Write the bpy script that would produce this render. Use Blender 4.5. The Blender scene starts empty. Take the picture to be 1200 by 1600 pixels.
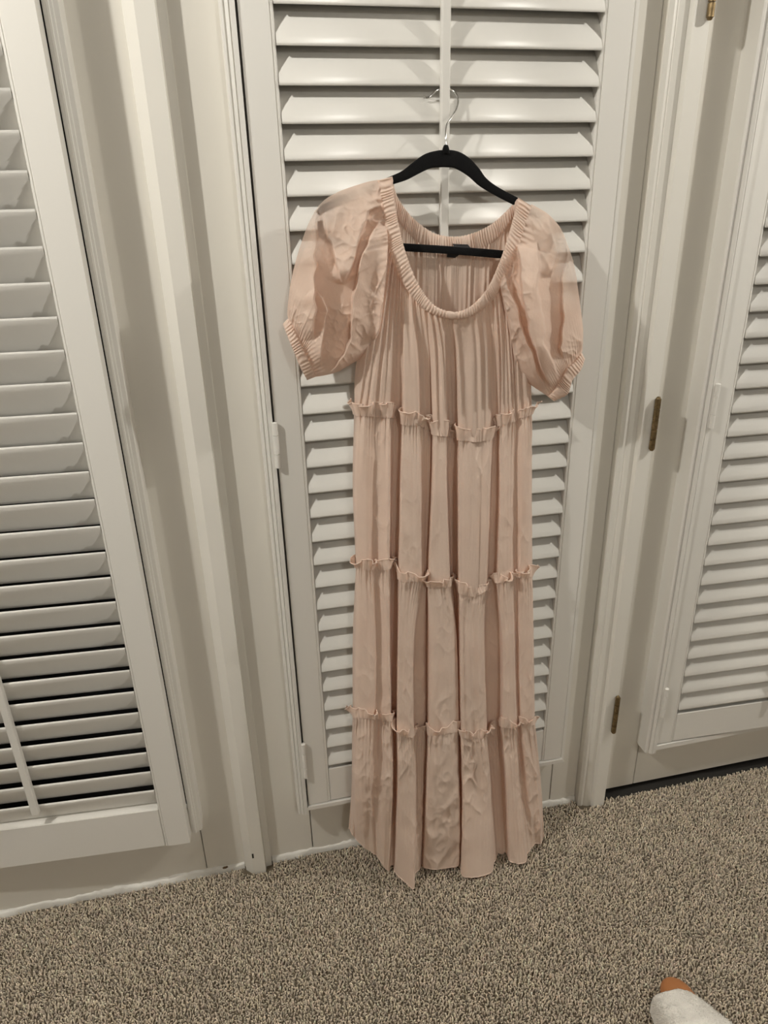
import bpy, bmesh, math, random
import numpy as np
from mathutils import Matrix, Vector

random.seed(7)
rng = np.random.default_rng(7)
scene = bpy.context.scene
COL = scene.collection

# ------------------------------------------------------------------ camera
F_PX, CAM_Y, CAM_Z = 1107.75, -1.27, 1.45
RIGHT = np.array([0.97576, -0.21752174, -0.02401478])
DOWN = np.array([-0.10924864, -0.38908338, -0.91470151])
FWD = np.array([0.18962371, 0.89515274, -0.40341595])
cam_data = bpy.data.cameras.new('camera')
cam_data.sensor_fit = 'VERTICAL'
cam_data.sensor_height = 36.0
cam_data.lens = F_PX / 1600 * 36.0
cam_data.clip_start = 0.02
cam = bpy.data.objects.new('camera', cam_data)
COL.objects.link(cam)
m = Matrix.Identity(4)
for i in range(3):
    m[i][0], m[i][1], m[i][2] = RIGHT[i], -DOWN[i], -FWD[i]
m[1][3], m[2][3] = CAM_Y, CAM_Z
cam.matrix_world = m
scene.camera = cam

# ------------------------------------------------------------------ world, exposure, lights
world = bpy.data.worlds.new('world')
scene.world = world
world.use_nodes = True
world.node_tree.nodes['Background'].inputs[0].default_value = (1, .93, .84, 1)
world.node_tree.nodes['Background'].inputs[1].default_value = 0.0
scene.view_settings.view_transform = 'Standard'
scene.view_settings.look = 'None'
scene.view_settings.gamma = 1.0
scene.view_settings.use_curve_mapping = False
scene.view_settings.exposure = 0.17


def lamp(name, loc, watts, radius, col=(1.0, .97, .90)):
    d = bpy.data.lights.new(name, 'POINT')
    d.energy = watts
    d.color = col
    d.shadow_soft_size = radius
    o = bpy.data.objects.new(name, d)
    o.location = loc
    COL.objects.link(o)


lamp('ceiling_lamp_left', (-1.05, -0.82, 2.34), 56, .022)
lamp('ceiling_lamp_right', (1.9, -0.72, 2.34), 50, .022)
lamp('ceiling_lamp_rear', (0.4, -2.5, 2.30), 24, .06)


def at(px, py, Y):
    """world X, Z of what the photo shows at a pixel, on the plane at depth Y"""
    d = RIGHT * ((px - 600) / F_PX) + DOWN * ((py - 800) / F_PX) + FWD
    t = (Y - CAM_Y) / d[1]
    return d[0] * t, CAM_Z + d[2] * t


# ------------------------------------------------------------------ materials
def mat(name, col, rough=.5, metal=0, bump=None, var=None, sheen=0, translucent=0, spec=.5):
    mt = bpy.data.materials.new(name)
    mt.use_nodes = True
    nt = mt.node_tree
    b = nt.nodes['Principled BSDF']
    b.inputs['Base Color'].default_value = (*col, 1)
    b.inputs['Roughness'].default_value = rough
    b.inputs['Metallic'].default_value = metal
    b.inputs['Specular IOR Level'].default_value = spec
    if sheen:
        b.inputs['Sheen Weight'].default_value = sheen
        b.inputs['Sheen Roughness'].default_value = .5
    tc = nt.nodes.new('ShaderNodeTexCoord')
    if var:
        sc, amt = var
        n = nt.nodes.new('ShaderNodeTexNoise')
        n.inputs['Scale'].default_value = sc
        n.inputs['Detail'].default_value = 5
        nt.links.new(tc.outputs['Object'], n.inputs['Vector'])
        r = nt.nodes.new('ShaderNodeValToRGB')
        r.color_ramp.elements[0].position = .3
        r.color_ramp.elements[1].position = .7
        r.color_ramp.elements[0].color = (*[c * (1 - amt) for c in col], 1)
        r.color_ramp.elements[1].color = (*[min(1, c * (1 + amt)) for c in col], 1)
        nt.links.new(n.outputs['Fac'], r.inputs['Fac'])
        nt.links.new(r.outputs['Color'], b.inputs['Base Color'])
    if bump:
        sc, st = bump
        n = nt.nodes.new('ShaderNodeTexNoise')
        n.inputs['Scale'].default_value = sc
        n.inputs['Detail'].default_value = 4
        nt.links.new(tc.outputs['Object'], n.inputs['Vector'])
        bp = nt.nodes.new('ShaderNodeBump')
        bp.inputs['Strength'].default_value = st
        bp.inputs['Distance'].default_value = .002
        nt.links.new(n.outputs['Fac'], bp.inputs['Height'])
        nt.links.new(bp.outputs['Normal'], b.inputs['Normal'])
    if translucent:
        t = nt.nodes.new('ShaderNodeBsdfTranslucent')
        t.inputs['Color'].default_value = (col[0], col[1] * .80, col[2] * .70, 1)
        mx = nt.nodes.new('ShaderNodeMixShader')
        mx.inputs['Fac'].default_value = translucent
        nt.links.new(b.outputs[0], mx.inputs[1])
        nt.links.new(t.outputs[0], mx.inputs[2])
        nt.links.new(mx.outputs[0], nt.nodes['Material Output'].inputs['Surface'])
    return mt


M_PAINT = mat('white_paint', (.80, .775, .715), .42, bump=(90, .06), var=(3, .015))
M_DOOR = mat('door_paint', (.76, .73, .665), .42, bump=(60, .08), var=(2.5, .02))
M_SHUT = mat('shutter_paint', (.80, .78, .735), .38, bump=(120, .03))
M_SILL = mat('sill_paint', (.80, .78, .73), .5, bump=(150, .5))
M_WALL = mat('wall_paint', (.36, .34, .31), .6, bump=(80, .08))
M_GLASS = mat('night_glass', (.008, .008, .009), .15)
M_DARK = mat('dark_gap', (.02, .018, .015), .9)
M_CHIP = mat('bare_wood', (.16, .10, .055), .8, var=(200, .3))
M_BRASS = mat('aged_brass', (.23, .165, .085), .42, metal=.85, var=(120, .35), bump=(300, .2))
M_CHROME = mat('chrome', (.75, .75, .74), .12, metal=1)
M_VELVET = mat('black_velvet', (.006, .006, .0065), .95, sheen=.08, bump=(900, .4), spec=.15)
M_TAG = mat('black_satin_label', (.015, .015, .017), .4, bump=(600, .2))
M_PLUSH = mat('white_plush', (.88, .85, .79), .95, sheen=.5, bump=(420, 1.0), var=(60, .05))
M_TAN = mat('tan_toe', (.42, .17, .06), .5, bump=(150, .1))
M_SOLE = mat('slipper_sole', (.35, .30, .24), .8, bump=(200, .2))


def fabric(name, col, sheer):
    mt = mat(name, col, .62, sheen=.25, var=(14, .035), translucent=.24, bump=(220, .35), spec=.35)
    if sheer:
        nt = mt.node_tree
        out = nt.nodes['Material Output']
        src = out.inputs['Surface'].links[0].from_socket
        tr = nt.nodes.new('ShaderNodeBsdfTransparent')
        mx = nt.nodes.new('ShaderNodeMixShader')
        av = nt.nodes.new('ShaderNodeAttribute')
        av.attribute_name = 'sheer'
        mr = nt.nodes.new('ShaderNodeMapRange')
        mr.inputs['To Min'].default_value = sheer
        mr.inputs['To Max'].default_value = .68
        nt.links.new(av.outputs['Fac'], mr.inputs['Value'])
        nt.links.new(mr.outputs[0], mx.inputs['Fac'])
        nt.links.new(src, mx.inputs[1])
        nt.links.new(tr.outputs[0], mx.inputs[2])
        nt.links.new(mx.outputs[0], out.inputs['Surface'])
    return mt


FAB = (.90, .735, .62)
M_FAB = fabric('blush_rayon', FAB, 0)
M_SLEEVE = fabric('blush_rayon_sheer', FAB, .12)

M_CARPET = mat('carpet_backing', (.16, .13, .09), .95, bump=(500, 1))
M_PILE = mat('carpet_pile_yarn', (.52, .44, .34), .9, sheen=.2)
_nt = M_PILE.node_tree
_a = _nt.nodes.new('ShaderNodeAttribute')
_a.attribute_name = 'yarn'
_nt.links.new(_a.outputs['Color'], _nt.nodes['Principled BSDF'].inputs['Base Color'])


# ------------------------------------------------------------------ builders
def link(name, me, mt, parent=None, smooth=False):
    o = bpy.data.objects.new(name, me)
    COL.objects.link(o)
    if mt and not me.materials:
        me.materials.append(mt)
    if parent:
        o.parent = parent
    if smooth:
        me.polygons.foreach_set('use_smooth', [True] * len(me.polygons))
    return o


def pyd(name, v, f, mt, parent=None, smooth=False):
    me = bpy.data.meshes.new(name)
    me.from_pydata([tuple(map(float, p)) for p in v], [], [tuple(int(i) for i in q) for q in f])
    me.update()
    return link(name, me, mt, parent, smooth)


def empty(name, loc=(0, 0, 0)):
    o = bpy.data.objects.new(name, None)
    o.location = loc
    COL.objects.link(o)
    return o


def tag(o, label, cat, group=None, kind=None):
    o['label'] = label
    o['category'] = cat
    if group:
        o['group'] = group
    if kind:
        o['kind'] = kind
    return o


def struct(o):
    o['kind'] = 'structure'
    return o


def box_bm(bm, x0, x1, y0, y1, z0, z1):
    mtx = Matrix.Translation(((x0 + x1) / 2, (y0 + y1) / 2, (z0 + z1) / 2)) @ Matrix.Diagonal((x1 - x0, y1 - y0, z1 - z0, 1))
    bmesh.ops.create_cube(bm, size=1, matrix=mtx)


def box(name, x0, x1, y0, y1, z0, z1, mt, parent=None, bevel=.0015):
    bm = bmesh.new()
    box_bm(bm, x0, x1, y0, y1, z0, z1)
    if bevel:
        bmesh.ops.bevel(bm, geom=bm.edges[:], offset=bevel, segments=2, affect='EDGES')
    me = bpy.data.meshes.new(name)
    bm.to_mesh(me)
    bm.free()
    return link(name, me, mt, parent)


def prism(name, prof, z0, z1, mt, parent=None, axis='z', mitre0=0.0, ref=None):
    """extrude an XY profile from z0 to z1"""
    n = len(prof)
    v = [(x, y, z0) for x, y in prof] + [(x, y, z1) for x, y in prof]
    f = [(i, (i + 1) % n, n + (i + 1) % n, n + i) for i in range(n)]
    f += [tuple(range(n))[::-1], tuple(range(n, 2 * n))]
    me = bpy.data.meshes.new(name)
    me.from_pydata(v, [], f)
    bm = bmesh.new()
    bm.from_mesh(me)
    bmesh.ops.recalc_face_normals(bm, faces=bm.faces)
    bm.to_mesh(me)
    bm.free()
    return link(name, me, mt, parent)


def tube_mesh(pts, rad, sides=8):
    pts = np.array(pts, float)
    n = len(pts)
    rad = np.broadcast_to(np.array(rad, float), (n,))
    tan = np.gradient(pts, axis=0)
    tan /= np.linalg.norm(tan, axis=1)[:, None] + 1e-12
    up = np.array([0, 1, 0.0])
    V = []
    prev = None
    for i in range(n):
        a = up - tan[i] * np.dot(up, tan[i]) if prev is None else prev - tan[i] * np.dot(prev, tan[i])
        if np.linalg.norm(a) < 1e-6:
            a = np.array([1.0, 0, 0])
        a /= np.linalg.norm(a)
        b = np.cross(tan[i], a)
        prev = a
        for k in range(sides):
            th = 2 * math.pi * k / sides
            V.append(pts[i] + rad[i] * (a * math.cos(th) + b * math.sin(th)))
    Fc = []
    for i in range(n - 1):
        for k in range(sides):
            k2 = (k + 1) % sides
            Fc.append((i * sides + k, i * sides + k2, (i + 1) * sides + k2, (i + 1) * sides + k))
    Fc.append(tuple(range(sides))[::-1])
    Fc.append(tuple(range((n - 1) * sides, n * sides)))
    return V, Fc


def tube(name, pts, rad, mt, parent=None, sides=8):
    V, Fc = tube_mesh(pts, rad, sides)
    return pyd(name, V, Fc, mt, parent, True)


def grid_data(P, wrap=False):
    r, c = P.shape[:2]
    idx = np.arange(r * c).reshape(r, c)
    if wrap:
        idx = np.concatenate([idx, idx[:, :1]], 1)
    f = np.stack([idx[:-1, :-1], idx[:-1, 1:], idx[1:, 1:], idx[1:, :-1]], -1).reshape(-1, 4)
    return P.reshape(-1, 3), f


def grids(name, lst, mt, parent=None):
    """one smooth mesh from (points[r,c,3], wrap) grids"""
    Vs, Fs, o = [], [], 0
    for P, w in lst:
        v, f = grid_data(P, w)
        Vs.append(v)
        Fs.append(f + o)
        o += len(v)
    V = np.concatenate(Vs)
    Fc = np.concatenate(Fs)
    me = bpy.data.meshes.new(name)
    me.vertices.add(len(V))
    me.vertices.foreach_set('co', V.astype(np.float32).ravel())
    me.loops.add(len(Fc) * 4)
    me.loops.foreach_set('vertex_index', Fc.astype(np.int32).ravel())
    me.polygons.add(len(Fc))
    me.polygons.foreach_set('loop_start', np.arange(0, len(Fc) * 4, 4, dtype=np.int32))
    me.polygons.foreach_set('loop_total', np.full(len(Fc), 4, dtype=np.int32))
    me.update(calc_edges=True)
    me.validate()
    return link(name, me, mt, parent, True)


def vnoise(x, y, seed):
    g = np.random.default_rng(seed).uniform(-1, 1, (64, 64))
    xi, yi = np.floor(x).astype(int), np.floor(y).astype(int)
    fx, fy = x - xi, y - yi
    fx, fy = fx * fx * (3 - 2 * fx), fy * fy * (3 - 2 * fy)
    a, b = g[xi % 64, yi % 64], g[(xi + 1) % 64, yi % 64]
    c, d = g[xi % 64, (yi + 1) % 64], g[(xi + 1) % 64, (yi + 1) % 64]
    return (a * (1 - fx) + b * fx) * (1 - fy) + (c * (1 - fx) + d * fx) * fy


def ridged(x, y, seed):
    return (1 - np.abs(vnoise(x, y, seed))) ** 3 - .4


def gsmooth(A, s):
    if s <= 0:
        return A
    k = np.arange(-int(3 * s), int(3 * s) + 1)
    w = np.exp(-k * k / (2 * s * s))
    w /= w.sum()
    h = len(k) // 2
    P = np.concatenate([np.repeat(A[:1], h, 0), A, np.repeat(A[-1:], h, 0)], 0)
    out = np.zeros_like(A)
    for i, wi in enumerate(w):
        out += wi * P[i:i + len(A)]
    return out


def resample(pts, n, smooth=True):
    """arc-length resample of a polyline (Catmull-Rom when smooth)"""
    p = np.array(pts, float)
    if smooth:
        q = np.concatenate([[2 * p[0] - p[1]], p, [2 * p[-1] - p[-2]]])
        out = []
        for i in range(1, len(q) - 2):
            t = np.linspace(0, 1, 16, endpoint=False)[:, None]
            a, b, c, d = q[i - 1], q[i], q[i + 1], q[i + 2]
            out.append(.5 * (2 * b + (c - a) * t + (2 * a - 5 * b + 4 * c - d) * t ** 2 + (3 * b - a - 3 * c + d) * t ** 3))
        p = np.concatenate(out + [p[-1:]])
    s = np.concatenate([[0], np.cumsum(np.linalg.norm(np.diff(p[:, :2], axis=0), axis=1))])
    t = np.linspace(0, s[-1], n)
    return np.stack([np.interp(t, s, p[:, k]) for k in range(p.shape[1])], 1)


def W(px, py, d):
    x, z = at(px, py, -d)
    return np.array([x, -d, z])


# ================================================================== SETTING
TOP = 2.06
fl = struct(box('floor', -2.4, 2.8, -3.4, .12, -.10, -.013, M_CARPET, bevel=0))
struct(box('ceiling', -2.4, 2.8, -3.4, .12, 2.42, 2.5, M_WALL, bevel=0))
struct(box('wall_left', -2.5, -2.4, -3.4, .12, -.1, 2.5, M_WALL, bevel=0))
struct(box('wall_right', 2.8, 2.9, -3.4, .12, -.1, 2.5, M_WALL, bevel=0))
struct(box('wall_front', -2.5, 2.9, -3.5, -3.4, -.1, 2.5, M_WALL, bevel=0))
wb = empty('wall_back')
struct(wb)
box('wall_panel', -2.4, -1.02, 0, .12, -.1, 2.42, M_WALL, wb, 0)
box('wall_panel', 1.66, 2.8, 0, .12, -.1, 2.42, M_WALL, wb, 0)
box('wall_panel', -1.02, 1.66, 0, .12, TOP, 2.42, M_WALL, wb, 0)
box('backing', -1.02, 1.66, .10, .12, -.1, TOP, M_DARK, wb, 0)


def door(name, x0, x1, l_st, r_st, zb, rail_top):
    """french door leaf: stiles, rails and a dark pane"""
    d = empty(name)
    struct(d)
    g = .0010
    box('stile', x0, l_st - g, 0, .042, zb, TOP - .004, M_DOOR, d, .0008)
    box('stile', r_st + g, x1, 0, .042, zb, TOP - .004, M_DOOR, d, .0008)
    box('bottom_rail', l_st + g, r_st - g, .0004, .042, zb, rail_top, M_DOOR, d, .0008)
    box('top_rail', l_st + g, r_st - g, .0004, .042, TOP - .12, TOP - .004, M_DOOR, d, .0008)
    box('glass_pane', l_st + g, r_st - g, .016, .024, rail_top, TOP - .12, M_GLASS, d, 0)
    return d


d1 = door('door_1', -1.02, -.063, -.90, -.1835, -.013, .20)
d2 = door('door_2', -.062, .761, .0695, .690, -.013, .20)
d3 = door('door_3', .8305, 1.655, .930, 1.54, .004, .20)

# astragal post between the two left leaves, casing at the right leaf
struct(prism('trim_1', [(-.0945, 0), (-.0935, -.010), (-.076, -.028), (-.0475, -.028), (-.0455, -.012), (-.0335, -.011), (-.032, -.0095), (-.032, 0)], -.013, TOP, M_PAINT))
struct(prism('trim_2', [(.7615, .04), (.7615, -.018), (.769, -.022), (.7755, -.0205), (.777, -.0225), (.785, -.026), (.792, -.0265), (.7935, -.0255), (.798, -.034), (.8275, -.034), (.829, -.0325), (.829, .04)], -.013, TOP, M_PAINT))
struct(prism('trim_3', [(1.657, .04), (1.657, -.034), (1.72, -.034), (1.72, 0), (1.66, .04)], -.013, TOP, M_PAINT))
box('nail_hole', *[*(lambda p: (p[0] - .002, p[0] + .002))(at(395, 1337, -.028)), -.0284, -.0276, at(395, 1341, -.028)[1], at(395, 1334, -.028)[1]], M_DARK, bpy.data.objects['trim_1'], 0)


def ragged_sill(name, x0, x1):
    """paint-caked sill strip along the carpet, uneven at its top"""
    n = int((x1 - x0) / .004)
    xs = np.linspace(x0, x1, n)
    top = .0035 + .003 * vnoise(xs * 18, xs * 0 + 2, 5) + .002 * vnoise(xs * 110, xs * 0, 6)
    dep = .006 + .003 * vnoise(xs * 30, xs * 0 + 7, 8)
    P = np.zeros((4, n, 3))
    P[:, :, 0] = xs
    P[0, :, 1], P[0, :, 2] = .002, top + .001
    P[1, :, 1], P[1, :, 2] = -dep * .6, top
    P[2, :, 1], P[2, :, 2] = -dep, top - .003
    P[3, :, 1], P[3, :, 2] = -dep - .001, -.013
    return struct(grids(name, [(P[::-1], False)], M_SILL))


sl = ragged_sill('baseboard_left', -1.02, -.096)
ragged_sill('baseboard_back', -.030, .760)
cx, cz = at(352, 1355, -.009)
pyd('paint_chip', [(cx - .007, -.0102, cz + .001), (cx - .003, -.0104, cz + .004), (cx + .005, -.0104, cz + .0045), (cx + .007, -.0102, cz), (cx + .002, -.0106, cz - .003), (cx - .005, -.0106, cz - .0025)],
    [(0, 1, 2, 3, 4, 5)], M_CHIP, sl)
struct(box('door_gap_shade', .8295, 1.656, -.021, .09, -.013, -.0125, M_DARK, None, 0))   # dark strip, colours in the shade of the gap below the right leaf


# aged brass butt hinges on the right leaf
def butt_hinge(z0, z1, label):
    h = empty('door_hinge', (.8235, -.0405, z0))
    tag(h, label, 'hinge', 'brass hinges of the right door')
    L = z1 - z0
    k = L / 5
    for i in range(5):
        V, Fc = tube_mesh([(0, 0, i * k + .0009), (0, 0, (i + 1) * k - .0009)], .0060, 12)
        pyd('knuckle', V, Fc, M_BRASS, h, False)
    V, Fc = tube_mesh([(0, 0, -.003), (0, 0, -.0015), (0, 0, L + .001), (0, 0, L + .0035)], [.003, .0045, .0045, .003], 10)
    pyd('hinge_pin', V, Fc, M_BRASS, h, True)
    box('hinge_leaf', .000, .0065, .0035, .042, .001, L - .001, M_BRASS, h, .0004)
    return h


za = at(1008, 703, -.04)[1]
zb_ = at(1013, 624, -.04)[1]
butt_hinge(za, zb_, 'aged brass hinge at the middle of the right door, level with the dress sleeve')
za2 = at(947, 1146, -.04)[1]
butt_hinge(za2, za2 + zb_ - za, 'aged brass hinge lowest on the right door, near the carpet')
za3 = at(1094, 28, -.04)[1]
butt_hinge(za3, za3 + zb_ - za, 'aged brass hinge at the top edge of the picture, right door')


# ================================================================== SHUTTERS
LOUV_W, LOUV_T, PITCH = .0645, .0095, .0505


def louver_mesh(length):
    n = 14
    prof = []
    for k in range(n):
        a = 2 * math.pi * k / n
        c, s = math.cos(a), math.sin(a)
        prof.append((LOUV_W / 2 * c, LOUV_T / 2 * math.copysign(abs(s) ** .8, s)))
    v = [(-length / 2, a, b) for a, b in prof] + [(length / 2, a, b) for a, b in prof]
    f = [(i, (i + 1) % n, n + (i + 1) % n, n + i) for i in range(n)] + [tuple(range(n))[::-1], tuple(range(n, 2 * n))]
    me = bpy.data.meshes.new('louver')
    me.from_pydata(v, [], f)
    bm = bmesh.new()
    bm.from_mesh(me)
    bmesh.ops.recalc_face_normals(bm, faces=bm.faces)
    bm.to_mesh(me)
    bm.free()
    for p in me.polygons:
        p.use_smooth = len(p.vertices) == 4
    me.materials.append(M_SHUT)
    return me


LM = louver_mesh(.5165)


def knuckle_hinge(x, z0, z1, y, parent):
    """white painted barrel hinge of three knuckles"""
    h = tube('hinge', [(x, y, z0 - .001), (x, y, z0), (x, y, z1), (x, y, z1 + .001)], [.002, .0035, .0035, .002], M_SHUT, parent)
    L = z1 - z0
    for a, b in ((0, .30), (.31, .72), (.73, 1)):
        V, Fc = tube_mesh([(x, y, z0 + a * L), (x, y, z0 + b * L)], .005, 12)
        pyd('knuckle', V, Fc, M_SHUT, h, False)
    return h


def panel(root, hinge_left, x_hinge, front, deg, stile_w, bot, rail_top, louv0, nl, up, rod_x, rod_bot, width):
    """shutter panel in coordinates of its hinge line; local x runs away from the hinge"""
    p = empty('panel_pivot')
    s = 1 if hinge_left else -1
    T = Matrix.Translation((x_hinge, front, 0)) @ Matrix.Rotation(math.radians(deg), 4, 'Z')
    bpy.data.objects.remove(p)
    inner = width - 2 * stile_w
    th = .027
    top, rtop = 2.0, 1.885
    made = []

    def lx(a, b):
        return (a, b) if s > 0 else (-b, -a)

    def pr(name, pts, z0, z1):
        o = prism(name, [(s * a, b) for a, b in pts], z0, z1, M_SHUT, root)
        made.append(o)
        return o

    for side in (0, 1):                       # stiles with a beaded inner edge
        base = [(0, 0), (stile_w - .0065, 0), (stile_w - .006, .0014), (stile_w - .0048, .0014), (stile_w - .004, .0005), (stile_w - .0012, .0008), (stile_w, .003), (stile_w, th), (0, th)]
        pts = base if side == 0 else [(width - a, b) for a, b in base]
        pr('stile', pts, bot, top)
    a, b = lx(stile_w + .0004, width - stile_w - .0004)
    made.append(box('bottom_rail', a, b, .0006, th, bot + .0005, rail_top, M_SHUT, root, .0012))
    made.append(box('top_rail', a, b, .0006, th, rtop, top, M_SHUT, root, .0012))
    ang = math.radians(66 if up else 62)
    hz = LOUV_W / 2 * math.sin(ang)
    for k in range(nl):
        edge = louv0 + PITCH * k              # front edge height
        o = bpy.data.objects.new('louver', LM)
        COL.objects.link(o)
        o.parent = root
        zc = edge - hz if up else edge + hz
        # louver local +y is its room-side edge after the flip below
        rot = Matrix.Rotation(math.radians(180), 4, 'Z') @ Matrix.Rotation(ang if up else -ang, 4, 'X')
        o.matrix_basis = Matrix.Translation((s * width / 2, .0135, zc)) @ rot
        made.append(o)
    z_top = rtop - .03
    y0 = -.0035
    made.append(prism('tilt_rod', [(rod_x - .0070, y0 - .0095), (rod_x - .0055, y0 - .0112), (rod_x + .0055, y0 - .0112), (rod_x + .0070, y0 - .0095), (rod_x + .0070, y0 - .001), (rod_x + .0055, y0), (rod_x - .0055, y0), (rod_x - .0070, y0 - .001)], rod_bot, z_top, M_SHUT, root))
    bpy.context.view_layer.update()
    for o in made:
        o.matrix_basis = T @ o.matrix_basis
    return made


def frame_side(root, x_out, x_gap, z0, sgn):
    """stepped L-frame strip; sgn=+1 when the panel lies to its right"""
    w = x_gap - x_out
    q = lambda t, y: (x_out + w * t, y)
    prof = [q(0, 0), q(0, -.040), q(.06, -.044), q(.20, -.045), q(.30, -.0425), q(.36, -.047), q(.55, -.049), q(.62, -.047), q(.66, -.050), q(1, -.050), q(1, 0)]
    return prism('frame_strip', prof, z0, 2.03, M_SHUT, root)


# --- centre shutter
sc_ = empty('plantation_shutter', (.375, 0, .16))
OFF = Matrix.Translation((-.375, 0, -.16))
tag(sc_, 'white louvered plantation shutter behind the hanging pink dress', 'shutter')
C_BOT, C_FR = .191, .168
mades = panel(sc_, True, .0665, -.045, 0, .0505, C_BOT, .285, .2955, 32, False, .305, 1.20, .6185)
mades.append(frame_side(sc_, .041, .0625, C_FR, 1))
mades.append(box('frame_strip', .6856, .6955, -.043, 0, C_FR + .01, 2.03, M_SHUT, sc_, .0015))
# sloped bottom ledge of the frame
n0 = len(mades)
led = pyd('frame_ledge', [(.052, 0, C_FR), (.694, 0, C_FR), (.694, -.036, C_FR), (.052, -.036, C_FR), (.052, -.049, C_FR + .010), (.694, -.049, C_FR + .010), (.0646, -.049, C_BOT - .003), (.687, -.049, C_BOT - .003), (.0646, 0, C_BOT - .003), (.687, 0, C_BOT - .003)],
          [(0, 1, 2, 3), (3, 2, 5, 4), (4, 5, 7, 6), (6, 7, 9, 8), (0, 3, 4, 6, 8), (1, 9, 7, 5, 2)], M_SHUT, sc_)
mades.append(led)
for y0_, y1_ in (((433, 731), (437, 660)), ((478, 1215), (473, 1163))):
    mades.append(knuckle_hinge(.0655, at(*y0_, -.052)[1], at(*y1_, -.052)[1], -.0515, sc_))

# --- left shutter, swung a little into the room
sL = empty('plantation_shutter', (-.5, 0, .16))
tag(sL, 'white plantation shutter at the far left, its louvers tilted upward, standing slightly ajar', 'shutter')
madeL = panel(sL, True, -.818, -.033, -4.0, .052, .178, .284, .3385, 31, True, .336, .327, .6215)
fs = [(-.1945, 0), (-.1945, -.047), (-.1925, -.048), (-.1895, -.048), (-.1885, -.051), (-.1855, -.051), (-.1845, -.048), (-.181, -.0475), (-.180, -.045), (-.1735, -.044), (-.1725, -.040), (-.1725, 0)]
madeL.append(prism('frame_strip', fs, .176, 2.03, M_SHUT, sL))
madeL.append(box('frame_strip', -.85, -.8205, -.045, 0, .176, 2.03, M_SHUT, sL, .0015))

# --- right shutter, also just ajar
sR = empty('plantation_shutter', (1.25, 0, .15))
tag(sR, 'white plantation shutter at the right edge, on the door with brass hinges', 'shutter')
madeR = panel(sR, True, .9465, -.045, -2.6, .0445, .176, .262, .2745, 32, False, .300, .262, .607)
fr = [(.920, 0), (.920, -.040), (.9225, -.044), (.927, -.044), (.928, -.041), (.9285, -.046), (.9325, -.050), (.9345, -.050), (.9352, -.047), (.936, -.050), (.9445, -.050), (.9445, 0)]
madeR.append(prism('frame_strip', fr, .150, 2.03, M_SHUT, sR))
madeR.append(box('frame_strip', 1.557, 1.585, -.045, 0, .150, 2.03, M_SHUT, sR, .0015))
madeR.append(pyd('frame_ledge', [(.93, 0, .150), (1.575, 0, .150), (1.575, -.036, .150), (.93, -.036, .150), (.93, -.049, .159), (1.575, -.049, .159), (.9446, -.049, .172), (1.56, -.049, .172), (.9446, 0, .172), (1.56, 0, .172)],
                 [(0, 1, 2, 3), (3, 2, 5, 4), (4, 5, 7, 6), (6, 7, 9, 8), (0, 3, 4, 6, 8), (1, 9, 7, 5, 2)], M_SHUT, sR))
for y0_, y1_ in (((1100, 670), (1110, 601)), ((1026, 1122), (1033, 1078))):
    madeR.append(knuckle_hinge(.9455, at(*y0_, -.052)[1], at(*y1_, -.052)[1], -.0515, sR))

for root, lst in ((sc_, mades), (sL, madeL), (sR, madeR)):
    Ti = Matrix.Translation(-root.location)
    for o in lst:
        o.matrix_basis = Ti @ o.matrix_basis

# ================================================================== HANGER
hg = empty('clothes_hanger', (.363, -.088, 1.5))
tag(hg, 'slim black velvet clothes hanger hooked over the shutter rod, holding the dress', 'hanger')
HD = .088
body = [(497, 334, 9), (506, 326, 12), (530, 315, 13), (560, 303, 13), (590, 291, 13), (613, 281.5, 13.5), (632, 274, 16), (650, 262.5, 20), (668, 252, 24), (684, 248.5, 26.5), (698, 247.8, 27.5), (712, 249.5, 27), (726, 257, 25), (740, 269, 21), (752, 282.5, 17), (766, 293, 14.5), (785, 304, 13.5), (808, 316, 13.5), (825, 328, 13.5), (842, 342, 13), (852, 352, 11), (857, 358, 8)]
Bp = resample([(x, y, h) for x, y, h in body], 90)


def ribbon_bar(name, pts, thick, mt, parent, origin, dep):
    """flat bar: px centreline with a height, soft edges, `thick` deep"""
    tn = np.gradient(pts[:, :2], axis=0)
    tn /= np.linalg.norm(tn, axis=1)[:, None]
    nr = np.stack([-tn[:, 1], tn[:, 0]], 1)
    P = np.zeros((len(pts), 12, 3))
    for k in range(12):
        a = 2 * math.pi * k / 12
        c, s = math.cos(a), math.sin(a)
        hh = math.copysign(abs(c) ** .45, c)
        dd = math.copysign(abs(s) ** .45, s)
        for i in range(len(pts)):
            q = pts[i, :2] + nr[i] * pts[i, 2] / 2 * hh
            x, z = at(q[0], q[1], -dep)
            P[i, k] = (x, -dep - dd * thick / 2, z)
    P -= np.array(origin)
    return grids(name, [(P, True)], mt, parent)


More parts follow.
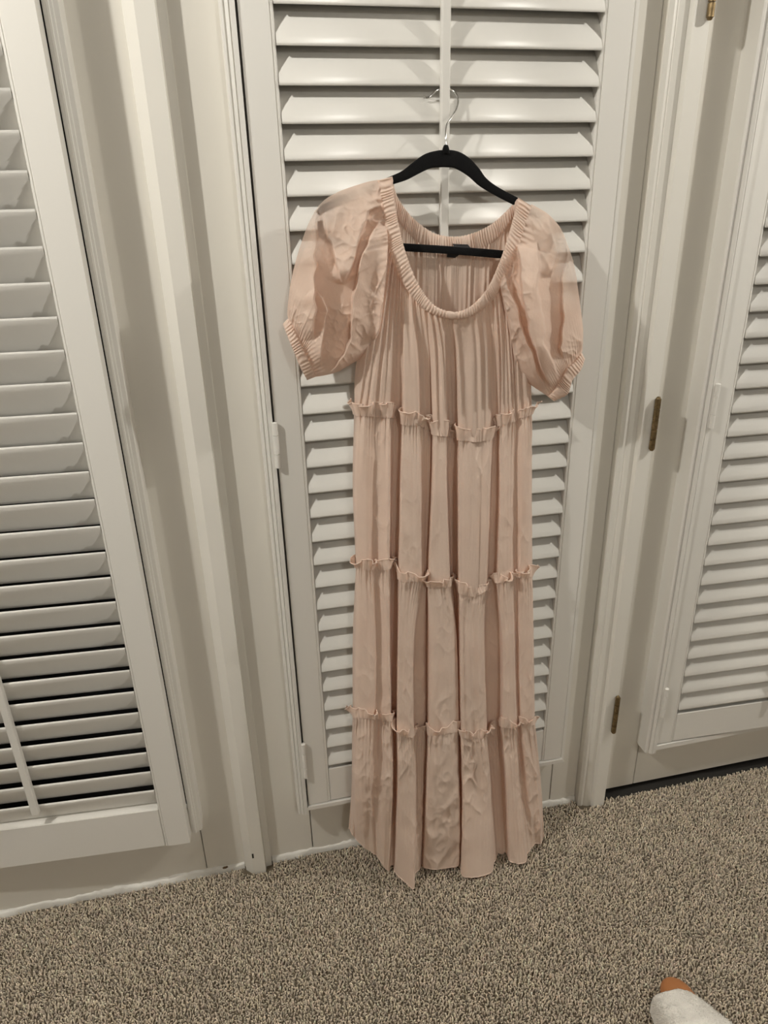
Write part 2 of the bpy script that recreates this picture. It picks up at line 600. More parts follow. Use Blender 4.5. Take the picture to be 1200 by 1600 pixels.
HO = (.363, -.088, 1.5)
ribbon_bar('hanger_body', Bp, .0062, M_VELVET, hg, HO, HD)
bar = resample([(500, 345, 8), (503, 366, 9), (520, 378, 11), (560, 381.5, 12), (634, 386.5, 12.5), (705, 391, 12.5), (778, 397, 13), (830, 401, 11), (850, 396, 10), (858, 384, 9), (858, 366, 8)], 80)
ribbon_bar('hanger_bar', bar, .0062, M_VELVET, hg, HO, HD)
nub = [W(696.5, 240, HD), W(696.6, 232, HD), W(696.8, 229, HD), W(697, 226.5, HD)]
tube('hanger_neck', [p - np.array(HO) for p in nub], [.0065, .0052, .0042, .003], M_VELVET, hg, 12)
hook = [(697, 228, .088), (696.5, 215, .086), (697, 202, .081), (699, 193, .076), (706, 183, .069), (712.5, 172, .061), (715.5, 160, .053), (714.5, 151, .048), (709, 143, .0455), (700, 138.5, .0445), (690, 138.5, .0440), (682, 141.5, .0435), (676, 147, .0425), (671, 152, .042), (667, 153, .042), (662.5, 152, .042)]
hk = resample(hook, 70)
tube('hook', [W(*q) - np.array(HO) for q in hk], .0015, M_CHROME, hg, 8)
V, Fc = tube_mesh([W(664.5, 152.6, .042) - np.array(HO), W(661.8, 152, .042) - np.array(HO)], [.0019, .0019], 8)
pyd('hook_tip', V, Fc, M_CHROME, hg, True)

# ================================================================== DRESS
DO = np.array([.37, -.09, .0])
dress = empty('dress', tuple(DO))
tag(dress, 'blush pink tiered maxi dress with puff sleeves hanging on a black hanger', 'dress')

# fold lattice: one row per seam or level, one column per fold edge
px = dict(
    A=[553, 557, 575, 590, 610, 613, 627, 629, 654, 657, 674, 675, 677, 697, 700, 714, 717, 744, 768, 770, 778, 781, 799, 806, 815, 829, 831],
    B=[551, 553, 572, 588, 610, 612, 624, 626, 658, 660, 673, 674, 675, 698, 700, 714, 716, 744, 765, 767, 779, 781, 797, 806, 816, 829, 831],
    C=[556, 557, 572, 586, 608, 611, 621, 623, 658, 662, 666, 667, 668, 703, 705, 714, 717, 742, 759, 761, 774, 777, 798, 806, 814, 830, 832],
    D=[551, 554, 578, 590, 609, 612, 620, 621.5, 645, 647, 663, 667, 671, 713, 714, 716, 718, 738, 755.5, 757, 781, 784, 803, 806, 812, 833, 834],
    E=[551, 553, 580, 588, 611, 613, 619, 619.5, 645, 647.5, 664, 667, 670, 715, 717, 718, 719, 740, 759.5, 761, 781, 784, 806, 810, 814, 833, 836],
    F=[549, 552, 578, 585, 613, 615, 618, 621, 649, 651, 661, 664, 667, 717, 719, 720.5, 722, 745, 767, 769, 788, 790, 812, 815, 828, 843, 846],
    G=[544, 557, 583, 590, 606, 612, 615, 617, 647, 648, 657, 659, 662, 717.5, 719, 719.5, 721, 745, 768, 777, 791, 795, 821, 828, 834, 846, 848])
py = dict(
    A=[642, 645, 646, 647, 648, 650, 652, 660, 661, 663, 668, 670, 676, 677, 679, 680, 684, 687, 683, 676, 668, 662, 656, 653, 650, 645, 641],
    B=[760] * 27, D=[1000] * 27, F=[1230] * 27,
    C=[883, 885, 887, 887, 887, 881, 880, 906, 906, 905, 903, 905, 915, 915, 906, 905, 924, 930, 922, 912, 911, 908, 904, 902, 900, 898, 896],
    E=[1112, 1118, 1121, 1122, 1125, 1119, 1118, 1143, 1152, 1142, 1138, 1135, 1148, 1140, 1136, 1135, 1148, 1156, 1148, 1134, 1133, 1132, 1137, 1129, 1128, 1133, 1126],
    G=[1292, 1314, 1334, 1338, 1366, 1358, 1352, 1366, 1396, 1366, 1363, 1350, 1360, 1360, 1350, 1350, 1372, 1378, 1366, 1337, 1337, 1351, 1355, 1335, 1329, 1327, 1325])
ridge = np.array([-.3, .75, 1, .6, .95, 0, 0, .95, 1, .45, .4, .1, .95, 1, 0, 0, 1, .75, .95, .2, .25, .85, .85, .4, .75, .6, -.25])
val = dict(A=.074, B=.074, C=.074, D=.074, E=.078, F=.082)
amp = dict(A=.030, B=.038, C=.044, D=.050, E=.056, F=.060)
depG = np.array([.070, .088, .096, .094, .108, .09, .09, .115, .170, .122, .118, .092, .128, .134, .094, .094, .162, .168, .160, .115, .120, .145, .160, .122, .118, .115, .09])
NC = 27
rows = {}
for k in 'ABCDEFG':
    dep = depG + .004 if k == 'G' else val[k] + amp[k] * ridge
    rows[k] = np.array([W(px[k][i], py[k][i], dep[i]) for i in range(NC)])
    rows[k][:, 2] = np.maximum(rows[k][:, 2], .004)
SUB = 26


def across(R, s):
    """densify columns (rows of points) then round the fold edges"""
    t = np.linspace(0, NC - 1, (NC - 1) * SUB + 1)
    D = np.stack([np.interp(t, np.arange(NC), R[:, k]) for k in range(3)], 1)
    # even out the spacing so pleats keep one size
    s_ = np.concatenate([[0], np.cumsum(np.linalg.norm(np.diff(D, axis=0), axis=1) + 1e-5)])
    return D, s_


def sheet(keys, nv, smooth_s=4.5):
    """front sheet: Catmull-Rom down the rows, dense across; returns [nv, n, 3]"""
    K = [rows[k] for k in keys]
    out = []
    for v in np.linspace(0, len(K) - 1, nv):
        i = min(int(v), len(K) - 2)
        f = v - i
        p1, p2 = K[i], K[i + 1]
        p0 = K[i - 1] if i > 0 else 2 * p1 - p2
        p3 = K[i + 2] if i + 2 < len(K) else 2 * p2 - p1
        out.append(.5 * (2 * p1 + (p2 - p0) * f + (2 * p0 - 5 * p1 + 4 * p2 - p3) * f * f + (3 * p1 - p0 - 3 * p2 + p3) * f ** 3))
    out = np.array(out)
    n = (NC - 1) * SUB + 1
    t = np.linspace(0, NC - 1, n)
    ti = np.minimum(t.astype(int), NC - 2)
    tf = (t - ti)[None, :, None]
    P = out[:, ti] * (1 - tf) + out[:, ti + 1] * tf
    P = np.transpose(gsmooth(np.transpose(P, (1, 0, 2)), smooth_s), (1, 0, 2))
    return P


def pleats(P, period, seed, a_top, a_bot, decay, jitter=.9):
    """gathers that start at the seam and die away downwards, pushed out along depth"""
    nv, n, _ = P.shape
    L = np.concatenate([[0], np.cumsum(np.linalg.norm(np.diff(P[0], axis=0), axis=1))])
    u = L[None, :] / period
    v = np.linspace(0, 1, nv)[:, None]
    drift = vnoise(u * .35, v * .35 + 0 * u, seed) * jitter
    w = np.sin(2 * np.pi * (u + drift)) * (.55 + .6 * vnoise(u * .7, v * .8 + 3, seed + 1))
    w2 = np.sin(2 * np.pi * (u * 2.3 + 2 * drift)) * .45 * np.exp(-v / .12)
    a = a_bot + (a_top - a_bot) * np.exp(-v / decay)
    long_ = vnoise(L[None, :] / .013 + 0 * v, v * 1.3 + 11, seed + 7) * .0042 * np.clip(v / .1, .2, 1)
    return (w * a + w2 * a_top * .7 + long_)


def crinkle(P, seed, a):
    x, z = P[..., 0], P[..., 2]
    n1 = ridged(x * 34 + z * 15, z * 13 - x * 17, seed)
    n2 = ridged(x * 60 - z * 26, z * 26 + x * 34, seed + 1) * .6
    msk = np.clip(vnoise(x * 16, z * 9, seed + 2) + .6, 0, 1)
    return a * (n1 + n2) * msk + a * .5 * vnoise(x * 30, z * 18, seed + 3)


def back_sheet(P, d, seed):
    """rear of the tier, closing the tube behind the front sheet"""
    nv = P.shape[0]
    nb = 120
    t = np.linspace(0, 1, nb)[None, :]
    a, b = P[:, -1:, :], P[:, :1, :]
    Q = a * (1 - t[..., None]) + b * t[..., None]
    bl = np.clip(np.minimum(t, 1 - t) / .06, 0, 1)
    bl = bl * bl * (3 - 2 * bl)
    wav = .004 * np.sin(t * 60 + seed) + .003 * vnoise(t * 25 + 0 * Q[..., 0], Q[..., 2] * 6, seed)
    Q[..., 1] = Q[..., 1] * (1 - bl) + bl * (-d - np.abs(wav))
    return Q


def tier(name, keys, seed, a_top, a_bot, decay, cr, nv=150):
    P = sheet(keys, nv)
    edge = np.minimum(np.linspace(0, 1, P.shape[1]), np.linspace(1, 0, P.shape[1]))[None, :]
    em = np.clip(edge / .012, 0, 1)
    P[..., 1] -= (pleats(P, .0075, seed, a_top, a_bot, decay) + crinkle(P, seed + 40, cr)) * em
    Q = back_sheet(P, .064, seed)
    full = np.concatenate([P, Q[:, 1:-1]], 1) - DO
    grids(name, [(full, True)], M_FAB, dress)
    return P


T1 = tier('skirt_tier', 'ABC', 11, .0026, .0003, .16, .0020)
T2 = tier('skirt_tier', 'CDE', 23, .0026, .0003, .14, .0024)
T3 = tier('skirt_tier', 'EFG', 37, .0032, .0004, .20, .0044)

# rolled hem edge
hem = T3[-1] + np.array([0, 0, .0008])
V, Fc = tube_mesh(hem[::3] - DO, .0011, 6)
pyd('rolled_hem', V, Fc, M_FAB, dress, True)


def ruffle(P, seed, height):
    """gathered header standing above a seam, with a rolled lip"""
    base = gsmooth(P[0].copy(), 2)
    L = np.concatenate([[0], np.cumsum(np.linalg.norm(np.diff(base, axis=0), axis=1))])
    tn = np.gradient(base, axis=0)
    tn[:, 2] = 0
    tn /= np.linalg.norm(tn, axis=1)[:, None] + 1e-9
    nr = np.stack([tn[:, 1], -tn[:, 0], 0 * L], 1)          # towards the room
    s = np.linspace(0, 1, 9)
    G = []
    u = L / .020
    z0 = 0 * L
    wv = vnoise(u * 1.3, z0 + 1, seed) * 1.0 + .5 * vnoise(u * 3.1, z0 + 4, seed + 1)
    hh = height * (1 + .35 * vnoise(u * .9, z0 + 8, seed + 2))
    fine = np.sin(2 * np.pi * (L / .0055 + vnoise(u, z0, seed + 3)))
    for k in s:
        out = .0025 + (.0040 + .0095 * wv) * k ** 1.2 + .0007 * fine * (1 - k)
        side = .004 * vnoise(u * 1.9, z0 + 2, seed + 5) * k
        q = base + nr * out[:, None] + tn * side[:, None]
        q[:, 2] += hh * (k - .18) - .007 * np.clip(wv, 0, 1) * k * k
        G.append(q)
    G = np.array(G)
    o = grids('ruffle', [((G - DO)[::-1], False)], M_FAB, dress)
    V, Fc = tube_mesh(G[-1][::2] - DO, .0011, 6)
    pyd('rolled_lip', V, Fc, M_FAB, o, True)


ruffle(T1, 101, .024)
ruffle(T2, 113, .022)
ruffle(T3, 131, .023)

# ---- bodice between neckband and waist
top_px = [(602, 352), (604, 368), (609, 390), (614, 404), (620, 420), (624, 430), (629, 440), (631, 444), (646, 466), (649, 469), (660, 480), (662, 482), (665, 484), (688, 493), (692, 494), (706, 496), (709, 496), (735, 492), (757, 478), (760, 475), (768, 466), (771, 462), (785, 438), (790, 428), (797, 414), (806, 393), (812, 376)]
nd = lambda x: .100 + .020 * max(0, 1 - ((x - 706) / 105.0) ** 2)
rows['N'] = np.array([W(x, y, nd(x) - .002) for x, y in top_px])
mid_px, mid_dep = [], []
for i in range(NC):
    f = .70
    x = top_px[i][0] * (1 - f) + px['A'][i] * f
    mid_px.append(W(x, 545 + (10 if 2 < i < 24 else 0), .092 + .016 * ridge[i]))
rows['M'] = np.array(mid_px)
rows['M'][0] = W(557, 560, .074)
rows['M'][-1] = W(829, 580, .074)
rows['A2'] = rows['A'].copy()
P = sheet(['N', 'M', 'A2'], 170, 6.0)
em = np.clip(np.minimum(np.linspace(0, 1, P.shape[1]), np.linspace(1, 0, P.shape[1])) / .012, 0, 1)[None, :]
P[..., 1] -= (pleats(P, .0115, 61, .0038, .0022, .5, 1.1) + crinkle(P, 77, .0007)) * em
grids('bodice', [((P - DO), False)], M_FAB, dress)

# ---- back panel seen through the neck opening
nb = 260
tb = np.linspace(0, 1, nb)
topb = resample([(604, 300), (618, 335), (636, 362), (660, 383), (690, 395), (720, 396), (750, 388), (775, 372), (795, 350), (812, 325)], nb)
topw = np.array([W(x, y, .0735) for x, y in topb])
botw = np.array([W(557 + 272 * t, 648, .068) for t in tb])
v = np.linspace(0, 1, 90)[:, None, None]
B = topw[None] * (1 - v) + botw[None] * v
w = pleats(B, .0095, 91, .0028, .0020, .6, .9)
B[..., 1] -= np.clip(w, -.006, .006)
grids('back_panel', [(B - DO, False)], M_FAB, dress)


def band(inner, outer, din, dout, n, ncr, seed, bulge, back=False):
    """elasticated band: gathered ribs across a puffed strip"""
    I, O = resample(inner, n), resample(outer, n)
    rws = 13
    G = np.zeros((rws, n, 3))
    t = np.linspace(0, 1, n)
    ph = t * ncr + 1.1 * vnoise(t * ncr * .28, t * 0, seed)
    for r in range(rws):
        k = r / (rws - 1)
        q = I * (1 - k) + O * k
        prof = math.sqrt(max(0, 1 - (2 * k - 1) ** 2))
        rib = np.sin(2 * np.pi * (ph + .25 * vnoise(t * ncr * .4, t * 0 + k * 2, seed + 1)))
        sharp = np.sign(rib) * np.abs(rib) ** .8
        a = .0013 * (.65 + .5 * vnoise(t * ncr * .6, t * 0 + 5 + k, seed + 2))
        dd = din(t) * (1 - k) + dout(t) * k + bulge * prof + a * sharp * (.45 + .55 * prof)
        for i in range(n):
            x, z = at(q[i, 0], q[i, 1], -dd[i])
            G[r, i] = (x, -dd[i], z)
    # scalloped edges
    G[0, :, 2] += .0006 * np.sin(2 * np.pi * ph)
    G[-1, :, 2] += .0006 * np.sin(2 * np.pi * ph + 1)
    Bk = G.copy()
    base = (din(t)[None, :] * np.linspace(1, 0, rws)[:, None] + dout(t)[None, :] * np.linspace(0, 1, rws)[:, None])
    Bk[..., 1] = -base + .0012
    Bk[0], Bk[-1] = G[0], G[-1]
    return G, Bk


fi = [(613, 276), (615, 300), (619, 330), (625, 360), (632, 388), (644, 423), (659, 453), (679, 477), (705, 487), (728, 483), (748, 467), (765, 444), (781, 408), (793, 372), (802, 340), (810, 309)]
fo = [(590, 282), (594, 310), (600, 345), (606, 378), (613, 402), (629, 441), (648, 469), (669, 488), (704, 499), (735, 495), (760, 479), (778, 457), (797, 418), (812, 381), (822, 350), (831, 322)]
dn = lambda t: .098 + .022 * np.clip(1 - (2 * t - 1) ** 2, 0, 1)
G1, K1 = band(fi, fo, dn, lambda t: dn(t) - .002, 900, 92, 201, .0045)
bi = [(613, 276), (620, 305), (636, 330), (655, 349), (676, 363), (697, 369), (720, 369), (745, 362), (768, 350), (790, 331), (810, 309)]
bo = [(604, 300), (618, 337), (638, 366), (660, 385), (684, 396), (705, 400), (730, 399), (755, 390), (778, 372), (796, 350), (812, 326)]
db = lambda t: .072 + .024 * np.abs(2 * t - 1) ** 5
G2, K2 = band(bi, bo, db, db, 620, 66, 301, .0035)
nbm = grids('neckband', [(G1 - DO, False), ((K1 - DO)[::-1], False), (G2 - DO, False), ((K2 - DO)[::-1], False)], M_FAB, dress)

# ---- black size label behind the hanger bar
lab = np.array([[W(707, 381, .0765), W(731, 382, .0765)], [W(709, 384, .0805), W(735, 387, .0805)], [W(700, 392, .0815), W(722, 395, .0815)], [W(698, 402, .0800), W(711, 403, .0800)]])
lp = np.zeros((13, 7, 3))
for r in range(13):
    a = r / 12 * 3
    i = min(int(a), 2)
    q = lab[i] * (1 - a + i) + lab[i + 1] * (a - i)
    for c in range(7):
        lp[r, c] = q[0] * (1 - c / 6) + q[1] * c / 6
lk = lp + np.array([0, .0006, 0])
lo = grids('size_label', [(lp - DO, False), ((lk - DO)[::-1], False)], M_TAG, dress)
lo['label'] = 'black satin size label'


# ---- puff sleeves
def in_poly_sd(X, Y, poly):
    """signed distance (positive inside) to a polygon"""
    poly = np.array(poly, float)
    d = np.full(X.shape, 1e9)
    ins = np.zeros(X.shape, bool)
    for i in range(len(poly)):
        a, b = poly[i], poly[(i + 1) % len(poly)]
        e = b - a
        t = np.clip(((X - a[0]) * e[0] + (Y - a[1]) * e[1]) / (e @ e + 1e-9), 0, 1)
        d = np.minimum(d, np.hypot(X - a[0] - t * e[0], Y - a[1] - t * e[1]))
        c = ((a[1] > Y) != (b[1] > Y)) & (X < (b[0] - a[0]) * (Y - a[1]) / (b[1] - a[1] + 1e-12) + a[0])
        ins ^= c
    return np.where(ins, d, -d)


def sleeve(A, Bc, Cc, Dc, folds, seed, puff, cuff_in, cuff_out, neck_d):
    n = 190
    a, b, c, d = resample(A, n), resample(Bc, n), resample(Cc, n), resample(Dc, n)   # a: neck>cuff top; c: neck>cuff bottom; d: neck; b: cuff
    u = np.linspace(0, 1, n)[None, :, None]
    v_ = np.linspace(0, 1, n)[:, None, None]
    S = (1 - v_) * a[None] + v_ * c[None] + (1 - u) * d[:, None] + u * b[:, None] \
        - ((1 - u) * (1 - v_) * a[0] + u * (1 - v_) * a[-1] + (1 - u) * v_ * c[0] + u * v_ * c[-1])
    X, Y = S[..., 0], S[..., 1]
    uu, vv = u[..., 0] + 0 * X, v_[..., 0] + 0 * X
    bell = (np.clip(4 * vv * (1 - vv), 0, 1) ** .55) * (np.clip(4 * (uu * .86 + .07) * (1 - (uu * .86 + .07)), 0, 1) ** .6)
    rim = .088 * (1 - uu) * 1 + .084 * uu
    ends = neck_d * np.clip(1 - uu / .12, 0, 1) ** 2 * np.clip(4 * vv * (1 - vv), 0, 1) ** .3
    H = rim + puff * bell + ends
    soft = np.clip(np.minimum(np.minimum(vv, 1 - vv), 1 - uu) / .05, 0, 1)
    X2 = X + 3.0 * vnoise(X * .06, Y * .06, seed + 9)
    Y2 = Y + 3.0 * vnoise(X * .06 + 9, Y * .06, seed + 10)
    for edge, far, h, L in folds:            # one crisp edge each, sinking away from it on one side
        sd = in_poly_sd(X2, Y2, list(edge) + list(far))
        de = np.full(X.shape, 1e9)
        sp_ = np.zeros(X.shape)
        for m_, (p, q) in enumerate(zip(edge[:-1], edge[1:])):
            p, q = np.array(p, float), np.array(q, float)
            e = q - p
            t = np.clip(((X2 - p[0]) * e[0] + (Y2 - p[1]) * e[1]) / (e @ e), 0, 1)
            dd_ = np.hypot(X2 - p[0] - t * e[0], Y2 - p[1] - t * e[1])
            sp_ = np.where(dd_ < de, (m_ + t) / (len(edge) - 1), sp_)
            de = np.minimum(de, dd_)
        tp = np.clip(np.minimum(sp_, 1 - sp_) / .22, 0, 1)
        t = np.clip((sd + .8) / 3.2, 0, 1)
        H += 1.45 * h * (t * t * (3 - 2 * t)) * np.exp(-(de / L) ** 1.6) * soft * tp * (2 - tp)
    gath = np.exp(-uu / .07) + np.exp(-(1 - uu) / .09)
    gl = np.sin(2 * np.pi * (vv * 26 + 1.2 * vnoise(vv * 8, uu * 3, seed + 4)))
    H += .0016 * gl * (np.exp(-uu / .07) * np.clip(1.3 - 2 * vv, 0, 1) + np.exp(-(1 - uu) / .09)) * soft
    q1 = ridged(X * .045 + Y * .02, Y * .035 - X * .02, seed)
    q2 = ridged(X * .09 - Y * .05, Y * .08 + X * .03, seed + 1) * .6
    msk = np.clip(.35 + vnoise(X * .02, Y * .02, seed + 2), 0, 1)
    q3 = ridged(X * .16 + Y * .06, Y * .11 - X * .09, seed + 6) * .15
    H += (.0046 * (q1 + q2 + q3) * msk + .0022 * vnoise(X * .035, Y * .03, seed + 3)) * soft
    P = np.zeros((n, n, 3))
    d_ = RIGHT[:, None, None] * ((X - 600) / F_PX) + DOWN[:, None, None] * ((Y - 800) / F_PX) + FWD[:, None, None]
    tt = (-H - CAM_Y) / d_[1]
    P[..., 0], P[..., 1], P[..., 2] = d_[0] * tt, -H, CAM_Z + d_[2] * tt
    Bk = P.copy()
    bd = rim - .012 * bell ** .5
    edge = np.clip(np.minimum(np.minimum(vv, 1 - vv), np.minimum(uu, 1 - uu)) / .02, 0, 1)
    Bk[..., 1] = P[..., 1] * (1 - edge) + edge * (-np.maximum(bd, .068))
    o = grids('sleeve', [(P - DO, False), ((Bk - DO)[::-1], False)], M_SLEEVE, dress)
    sh = np.exp(-(vv / .20) ** 2) * np.clip((uu - .12) / .2, 0, 1) * np.clip((.78 - uu) / .25, 0, 1)
    shv = np.concatenate([sh.ravel(), sh[::-1].ravel()])
    at_ = o.data.attributes.new('sheer', 'FLOAT', 'POINT')
    at_.data.foreach_set('value', shv.astype(np.float32))
    dc = lambda t: .086 + .020 * np.clip(4 * t * (1 - t), 0, 1) ** .6
    Gc, Kc = band(cuff_in, cuff_out, dc, dc, 260, 19, seed + 60, .005)
    grids('cuff', [(Gc - DO, False), ((Kc - DO)[::-1], False)], M_FAB, o)
    return o


sleeve([(591, 281), (575, 284), (552, 291), (530, 299), (509, 311), (494, 327), (482, 349), (473, 373), (464, 401), (456, 433), (451, 463), (449, 488), (450, 500)],
       [(450, 500), (460, 522), (472, 548), (484, 572), (492, 589)],
       [(581, 548), (570, 556), (556, 565), (542, 573), (528, 581), (510, 586), (492, 589)],
       [(591, 281), (596, 310), (601, 340), (606, 372), (605, 410), (601, 450), (596, 500), (589, 530), (581, 548)],
       [([(497, 322), (494, 360), (494, 400), (494, 470), (494, 530)], [(470, 570), (420, 510), (430, 300)], .022, 30),
        ([(505, 316), (506, 342), (512, 375), (525, 410), (537, 446)], [(575, 420), (610, 330), (590, 270)], .019, 24),
        ([(598, 320), (576, 332), (565, 370), (552, 415), (537, 446)], [(500, 430), (480, 330), (540, 270)], .017, 24),
        ([(592, 346), (576, 372), (562, 410), (551, 475), (546, 525), (533, 562), (515, 587)], [(600, 600), (640, 450), (640, 360)], .020, 28),
        ([(608, 380), (601, 450), (594, 510), (586, 532)], [(530, 540), (540, 400)], .013, 18),
        ([(494, 450), (507, 465), (513, 485), (511, 520), (505, 545), (500, 575)], [(470, 575), (470, 450)], .013, 16)],
       401, .030,
       [(452, 497), (463, 521), (475, 547), (487, 572), (495, 588)],
       [(442, 507), (450, 528), (460, 552), (470, 576), (480, 594)], .010)
cv = lambda L: [(740 + a / 4.445, 290 + b / 4.445) for a, b in L]
sleeve([(830, 319), (845, 327), (858, 336), (875, 355), (886, 380), (897.5, 416), (905, 465), (911, 515), (910, 549)],
       [(910, 549), (901, 564), (888, 576), (878, 592), (869, 606), (858, 621)],
       [(808, 585), (822, 596), (836, 606), (848, 614), (858, 621)],
       [(830, 319), (821, 345), (809, 378), (796, 410), (784, 440), (787, 466), (795, 500), (802, 550), (808, 585)],
       [(cv([(300, 400), (310, 540), (345, 750), (390, 1000), (430, 1180), (520, 1400)]), cv([(700, 1300), (600, 500)]), .022, 26),
        (cv([(440, 390), (455, 560), (440, 700), (480, 860), (500, 1100), (600, 1330)]), cv([(450, 1400), (250, 900), (250, 400)]), .018, 22),
        (cv([(650, 380), (638, 560), (615, 650), (622, 900), (592, 1130), (620, 1210)]), cv([(820, 1200), (830, 900), (720, 380)]), .014, 26),
        (cv([(520, 200), (565, 350), (590, 470), (570, 560), (540, 640)]), cv([(440, 600), (420, 250)]), .013, 16),
        (cv([(200, 590), (300, 780), (340, 950), (400, 1150), (500, 1420)]), cv([(300, 1420), (150, 1100), (120, 600)]), .015, 22)],
       431, .032,
       [(909, 551), (899, 564), (886, 576), (877, 592), (868, 606), (857, 620)],
       [(914, 561), (908, 578), (896, 592), (891, 606), (886, 617), (866, 627)], .008)

# ================================================================== CARPET PILE
PW, x0, x1, y0, y1 = .0042, -1.0, 1.6, -.92, -.004
nx, ny = int((x1 - x0) / PW), int((y1 - y0) / PW)
gx, gy = np.meshgrid(np.arange(nx), np.arange(ny), indexing='ij')
tx = x0 + (gx + .5 * (gy % 2)) * PW + rng.uniform(-.45, .45, gx.shape) * PW
ty = y0 + gy * PW + rng.uniform(-.45, .45, gx.shape) * PW
tx, ty = tx.ravel(), ty.ravel()
keep = (ty < -.011) & ~((tx > -.099) & (tx < -.028) & (ty > -.032)) & ~((tx > .757) & (tx < .832) & (ty > -.037)) & ~((tx > .83) & (ty > -.022))
keep &= ~((tx < -.75) & (ty < -.7))
tx, ty = tx[keep], ty[keep]
N = len(tx)
clump = vnoise(tx * 45, ty * 45, 3)
h = rng.uniform(.0070, .0112, N) + .002 * clump
az = rng.uniform(0, 2 * np.pi, N) + 1.0 * vnoise(tx * 30, ty * 30, 4)
ln = rng.uniform(.0006, .0050, N)
lx_, ly_ = np.cos(az) * ln, np.sin(az) * ln
rad = rng.uniform(.0015, .0022, N)
sid = 3
V = np.zeros((N, 3 * sid + 1, 3), np.float32)
ph0 = rng.uniform(0, 6.28, N)
for r, (hk_, rk, lk_) in enumerate(((0, .6, 0), (.55, 1.05, .45), (.88, .98, 1.0))):
    for k in range(sid):
        th = ph0 + 2 * np.pi * k / sid + r * .5
        V[:, r * sid + k, 0] = tx + lx_ * lk_ + rad * rk * np.cos(th)
        V[:, r * sid + k, 1] = ty + ly_ * lk_ + rad * rk * np.sin(th)
        V[:, r * sid + k, 2] = -.0135 + h * hk_
V[:, -1, 0], V[:, -1, 1], V[:, -1, 2] = tx + lx_ * 1.1, ty + ly_ * 1.1, -.0135 + h
nvp = 3 * sid + 1
tri = []
for r in range(2):
    for k in range(sid):
        a, b = r * sid + k, r * sid + (k + 1) % sid
        tri += [(a, b, b + sid), (a, b + sid, a + sid)]
for k in range(sid):
    tri.append((2 * sid + k, 2 * sid + (k + 1) % sid, nvp - 1))
tri = np.array(tri, np.int32)
Ft = (tri[None] + (np.arange(N, dtype=np.int32) * nvp)[:, None, None]).reshape(-1, 3)
me = bpy.data.meshes.new('carpet_pile')
me.vertices.add(N * nvp)
me.vertices.foreach_set('co', V.ravel())
me.loops.add(len(Ft) * 3)
me.loops.foreach_set('vertex_index', Ft.ravel())
me.polygons.add(len(Ft))
me.polygons.foreach_set('loop_start', np.arange(0, len(Ft) * 3, 3, dtype=np.int32))
me.polygons.foreach_set('loop_total', np.full(len(Ft), 3, dtype=np.int32))
me.update(calc_edges=True)
base = np.array([.70, .60, .47])
tone = rng.normal(1, .17, N) + .06 * clump
tone = np.where(rng.uniform(0, 1, N) < .07, tone * .55, tone)
colr = np.ones((N, nvp, 4), np.float32)
colr[..., :3] = np.clip(base[None, :] * tone[:, None] * rng.normal(1, .02, (N, 3)), .03, .9)[:, None, :]
ca = me.color_attributes.new('yarn', 'FLOAT_COLOR', 'POINT')
ca.data.foreach_set('color', colr.ravel())
pile = link('carpet_pile', me, M_PILE, None, True)
tag(pile, 'beige twist pile carpet covering the floor below the shutters', 'carpet', kind='stuff')

# ================================================================== SLIPPER
so = np.array([.706, -.597, -.0010])
sp = empty('slipper', tuple(so))
tag(sp, 'white fluffy slipper at the lower right corner, a tan tip peeking from its front', 'slipper')
ny_, na = 70, 90
G = np.zeros((ny_, na, 3))
for i in range(ny_):
    t = i / (ny_ - 1)
    yv = .065 - .23 * t                    # front opening to heel
    half = .046 + .016 * min(1, t / .35) - .012 * max(0, t - .7)
    hgt = .050 + .022 * min(1, t / .3)
    for k in range(na):
        a = math.pi * k / (na - 1)
        c, s = math.cos(a), math.sin(a)
        ex = .55 if c > 0 else .28
        xx = -half * math.copysign(abs(c) ** (.30 if c > 0 else .9), c) * (1.0 if c > 0 else 1.25)
        G[i, k] = (xx - .006 + .02 * t * (1 if c < 0 else .2), yv - (0.030 * (max(0, -c)) ** 1.6 if t < .5 else .0) * (1 - t * 2 if t < .5 else 0), .004 + hgt * s ** (.36 if c > 0 else .85))
x_, y_ = G[..., 0], G[..., 1]
nz = .0016 * vnoise(x_ * 260, (y_ + G[..., 2]) * 260, 71) + .0010 * vnoise(x_ * 600, (y_ + G[..., 2]) * 600, 72)
G[..., 2] += nz
G[..., 0] += .0008 * vnoise(y_ * 600, G[..., 2] * 600, 74)
Gi = G * np.array([.88, 1, .88]) + np.array([0, -.002, .002])
Gi[0] = G[0]
Gi[0, :, 1] = G[0, :, 1]
lip = np.stack([G[0], G[0] * .97 + np.array([0, .0035, .001]), Gi[0] * .90 + np.array([0, .002, .003]), Gi[1]])
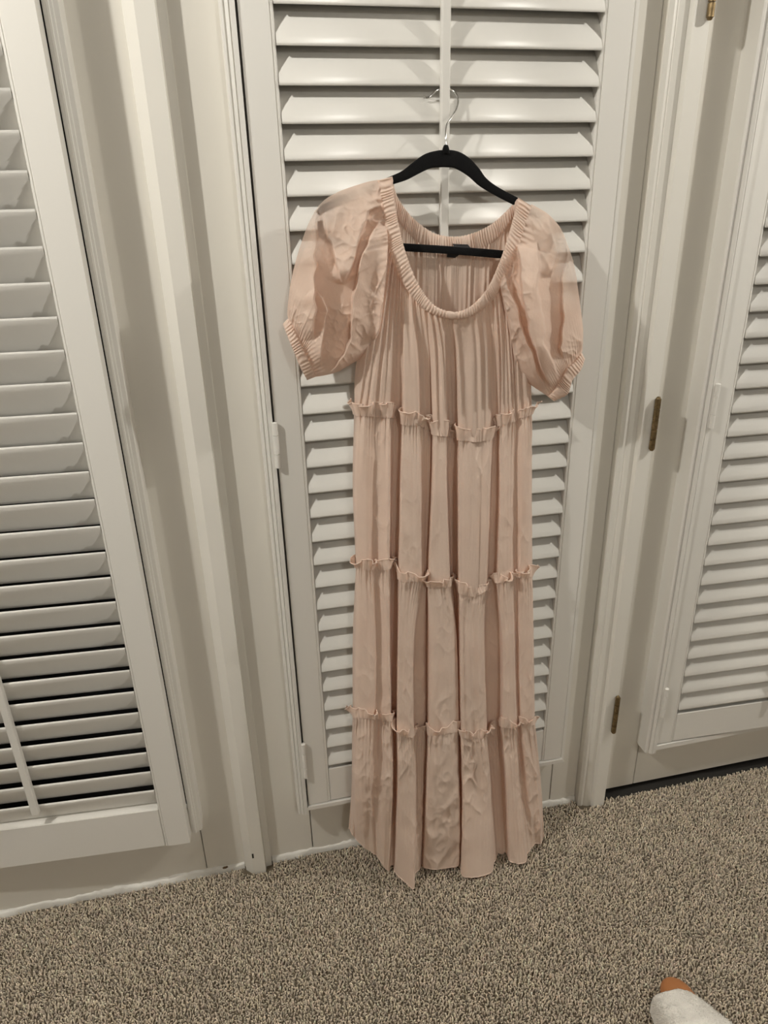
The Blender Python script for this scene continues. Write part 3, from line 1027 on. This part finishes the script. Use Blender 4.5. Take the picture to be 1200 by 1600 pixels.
up_ = grids('upper', [(G[::-1], False), (lip, False), (Gi, False)], M_PLUSH, sp)
# fluffy nap on the upper
nn = 9000
ii, kk = rng.integers(0, ny_ - 1, nn), rng.integers(2, na - 3, nn)
fr_ = rng.uniform(0, 1, (nn, 1))
p0 = G[ii, kk] * (1 - fr_) + G[ii + 1, kk + 1] * fr_
nrm = np.cross(G[ii + 1, kk] - G[ii, kk], G[ii, kk + 1] - G[ii, kk])
nrm /= np.linalg.norm(nrm, axis=1)[:, None] + 1e-9
nrm *= np.sign(nrm[:, 2:3] + 1e-6)
tip = p0 + nrm * rng.uniform(.0015, .0032, (nn, 1)) + rng.normal(0, .0011, (nn, 3))
sd_ = rng.normal(0, 1, (nn, 3))
sd_ = np.cross(nrm, sd_)
sd_ /= np.linalg.norm(sd_, axis=1)[:, None] + 1e-9
vv_ = np.stack([p0 - sd_ * .0006, p0 + sd_ * .0006, tip], 1).reshape(-1, 3)
ff_ = np.arange(nn * 3).reshape(-1, 3)
nap = pyd('plush_nap', vv_, ff_, M_PLUSH, up_)
nap['kind'] = 'stuff'
# sole
ol = []
for k in range(48):
    a = 2 * math.pi * k / 48
    yy = -.07 + .150 * math.sin(a)
    ol.append((.050 * math.copysign(abs(math.cos(a)) ** .7, math.cos(a)) * (1 - .12 * max(0, -math.sin(a))), yy))
V = [(x, y, 0) for x, y in ol] + [(x, y, .009) for x, y in ol]
n = len(ol)
Fc = [(i, (i + 1) % n, n + (i + 1) % n, n + i) for i in range(n)] + [tuple(range(n))[::-1], tuple(range(n, 2 * n))]
pyd('sole', V, Fc, M_SOLE, sp)
# rounded tan tip
T = np.zeros((24, 24, 3))
for i in range(24):
    th = math.pi * i / 23
    for k in range(24):
        a = 2 * math.pi * k / 24
        T[i, k] = (.006 + .034 * math.sin(th) * math.copysign(abs(math.cos(a)) ** .85, math.cos(a)), .053 + .050 * math.cos(th), .027 + .019 * math.sin(th) * math.sin(a))
grids('tip', [(T, True)], M_TAN, sp)['label'] = 'tan brown rounded tip'
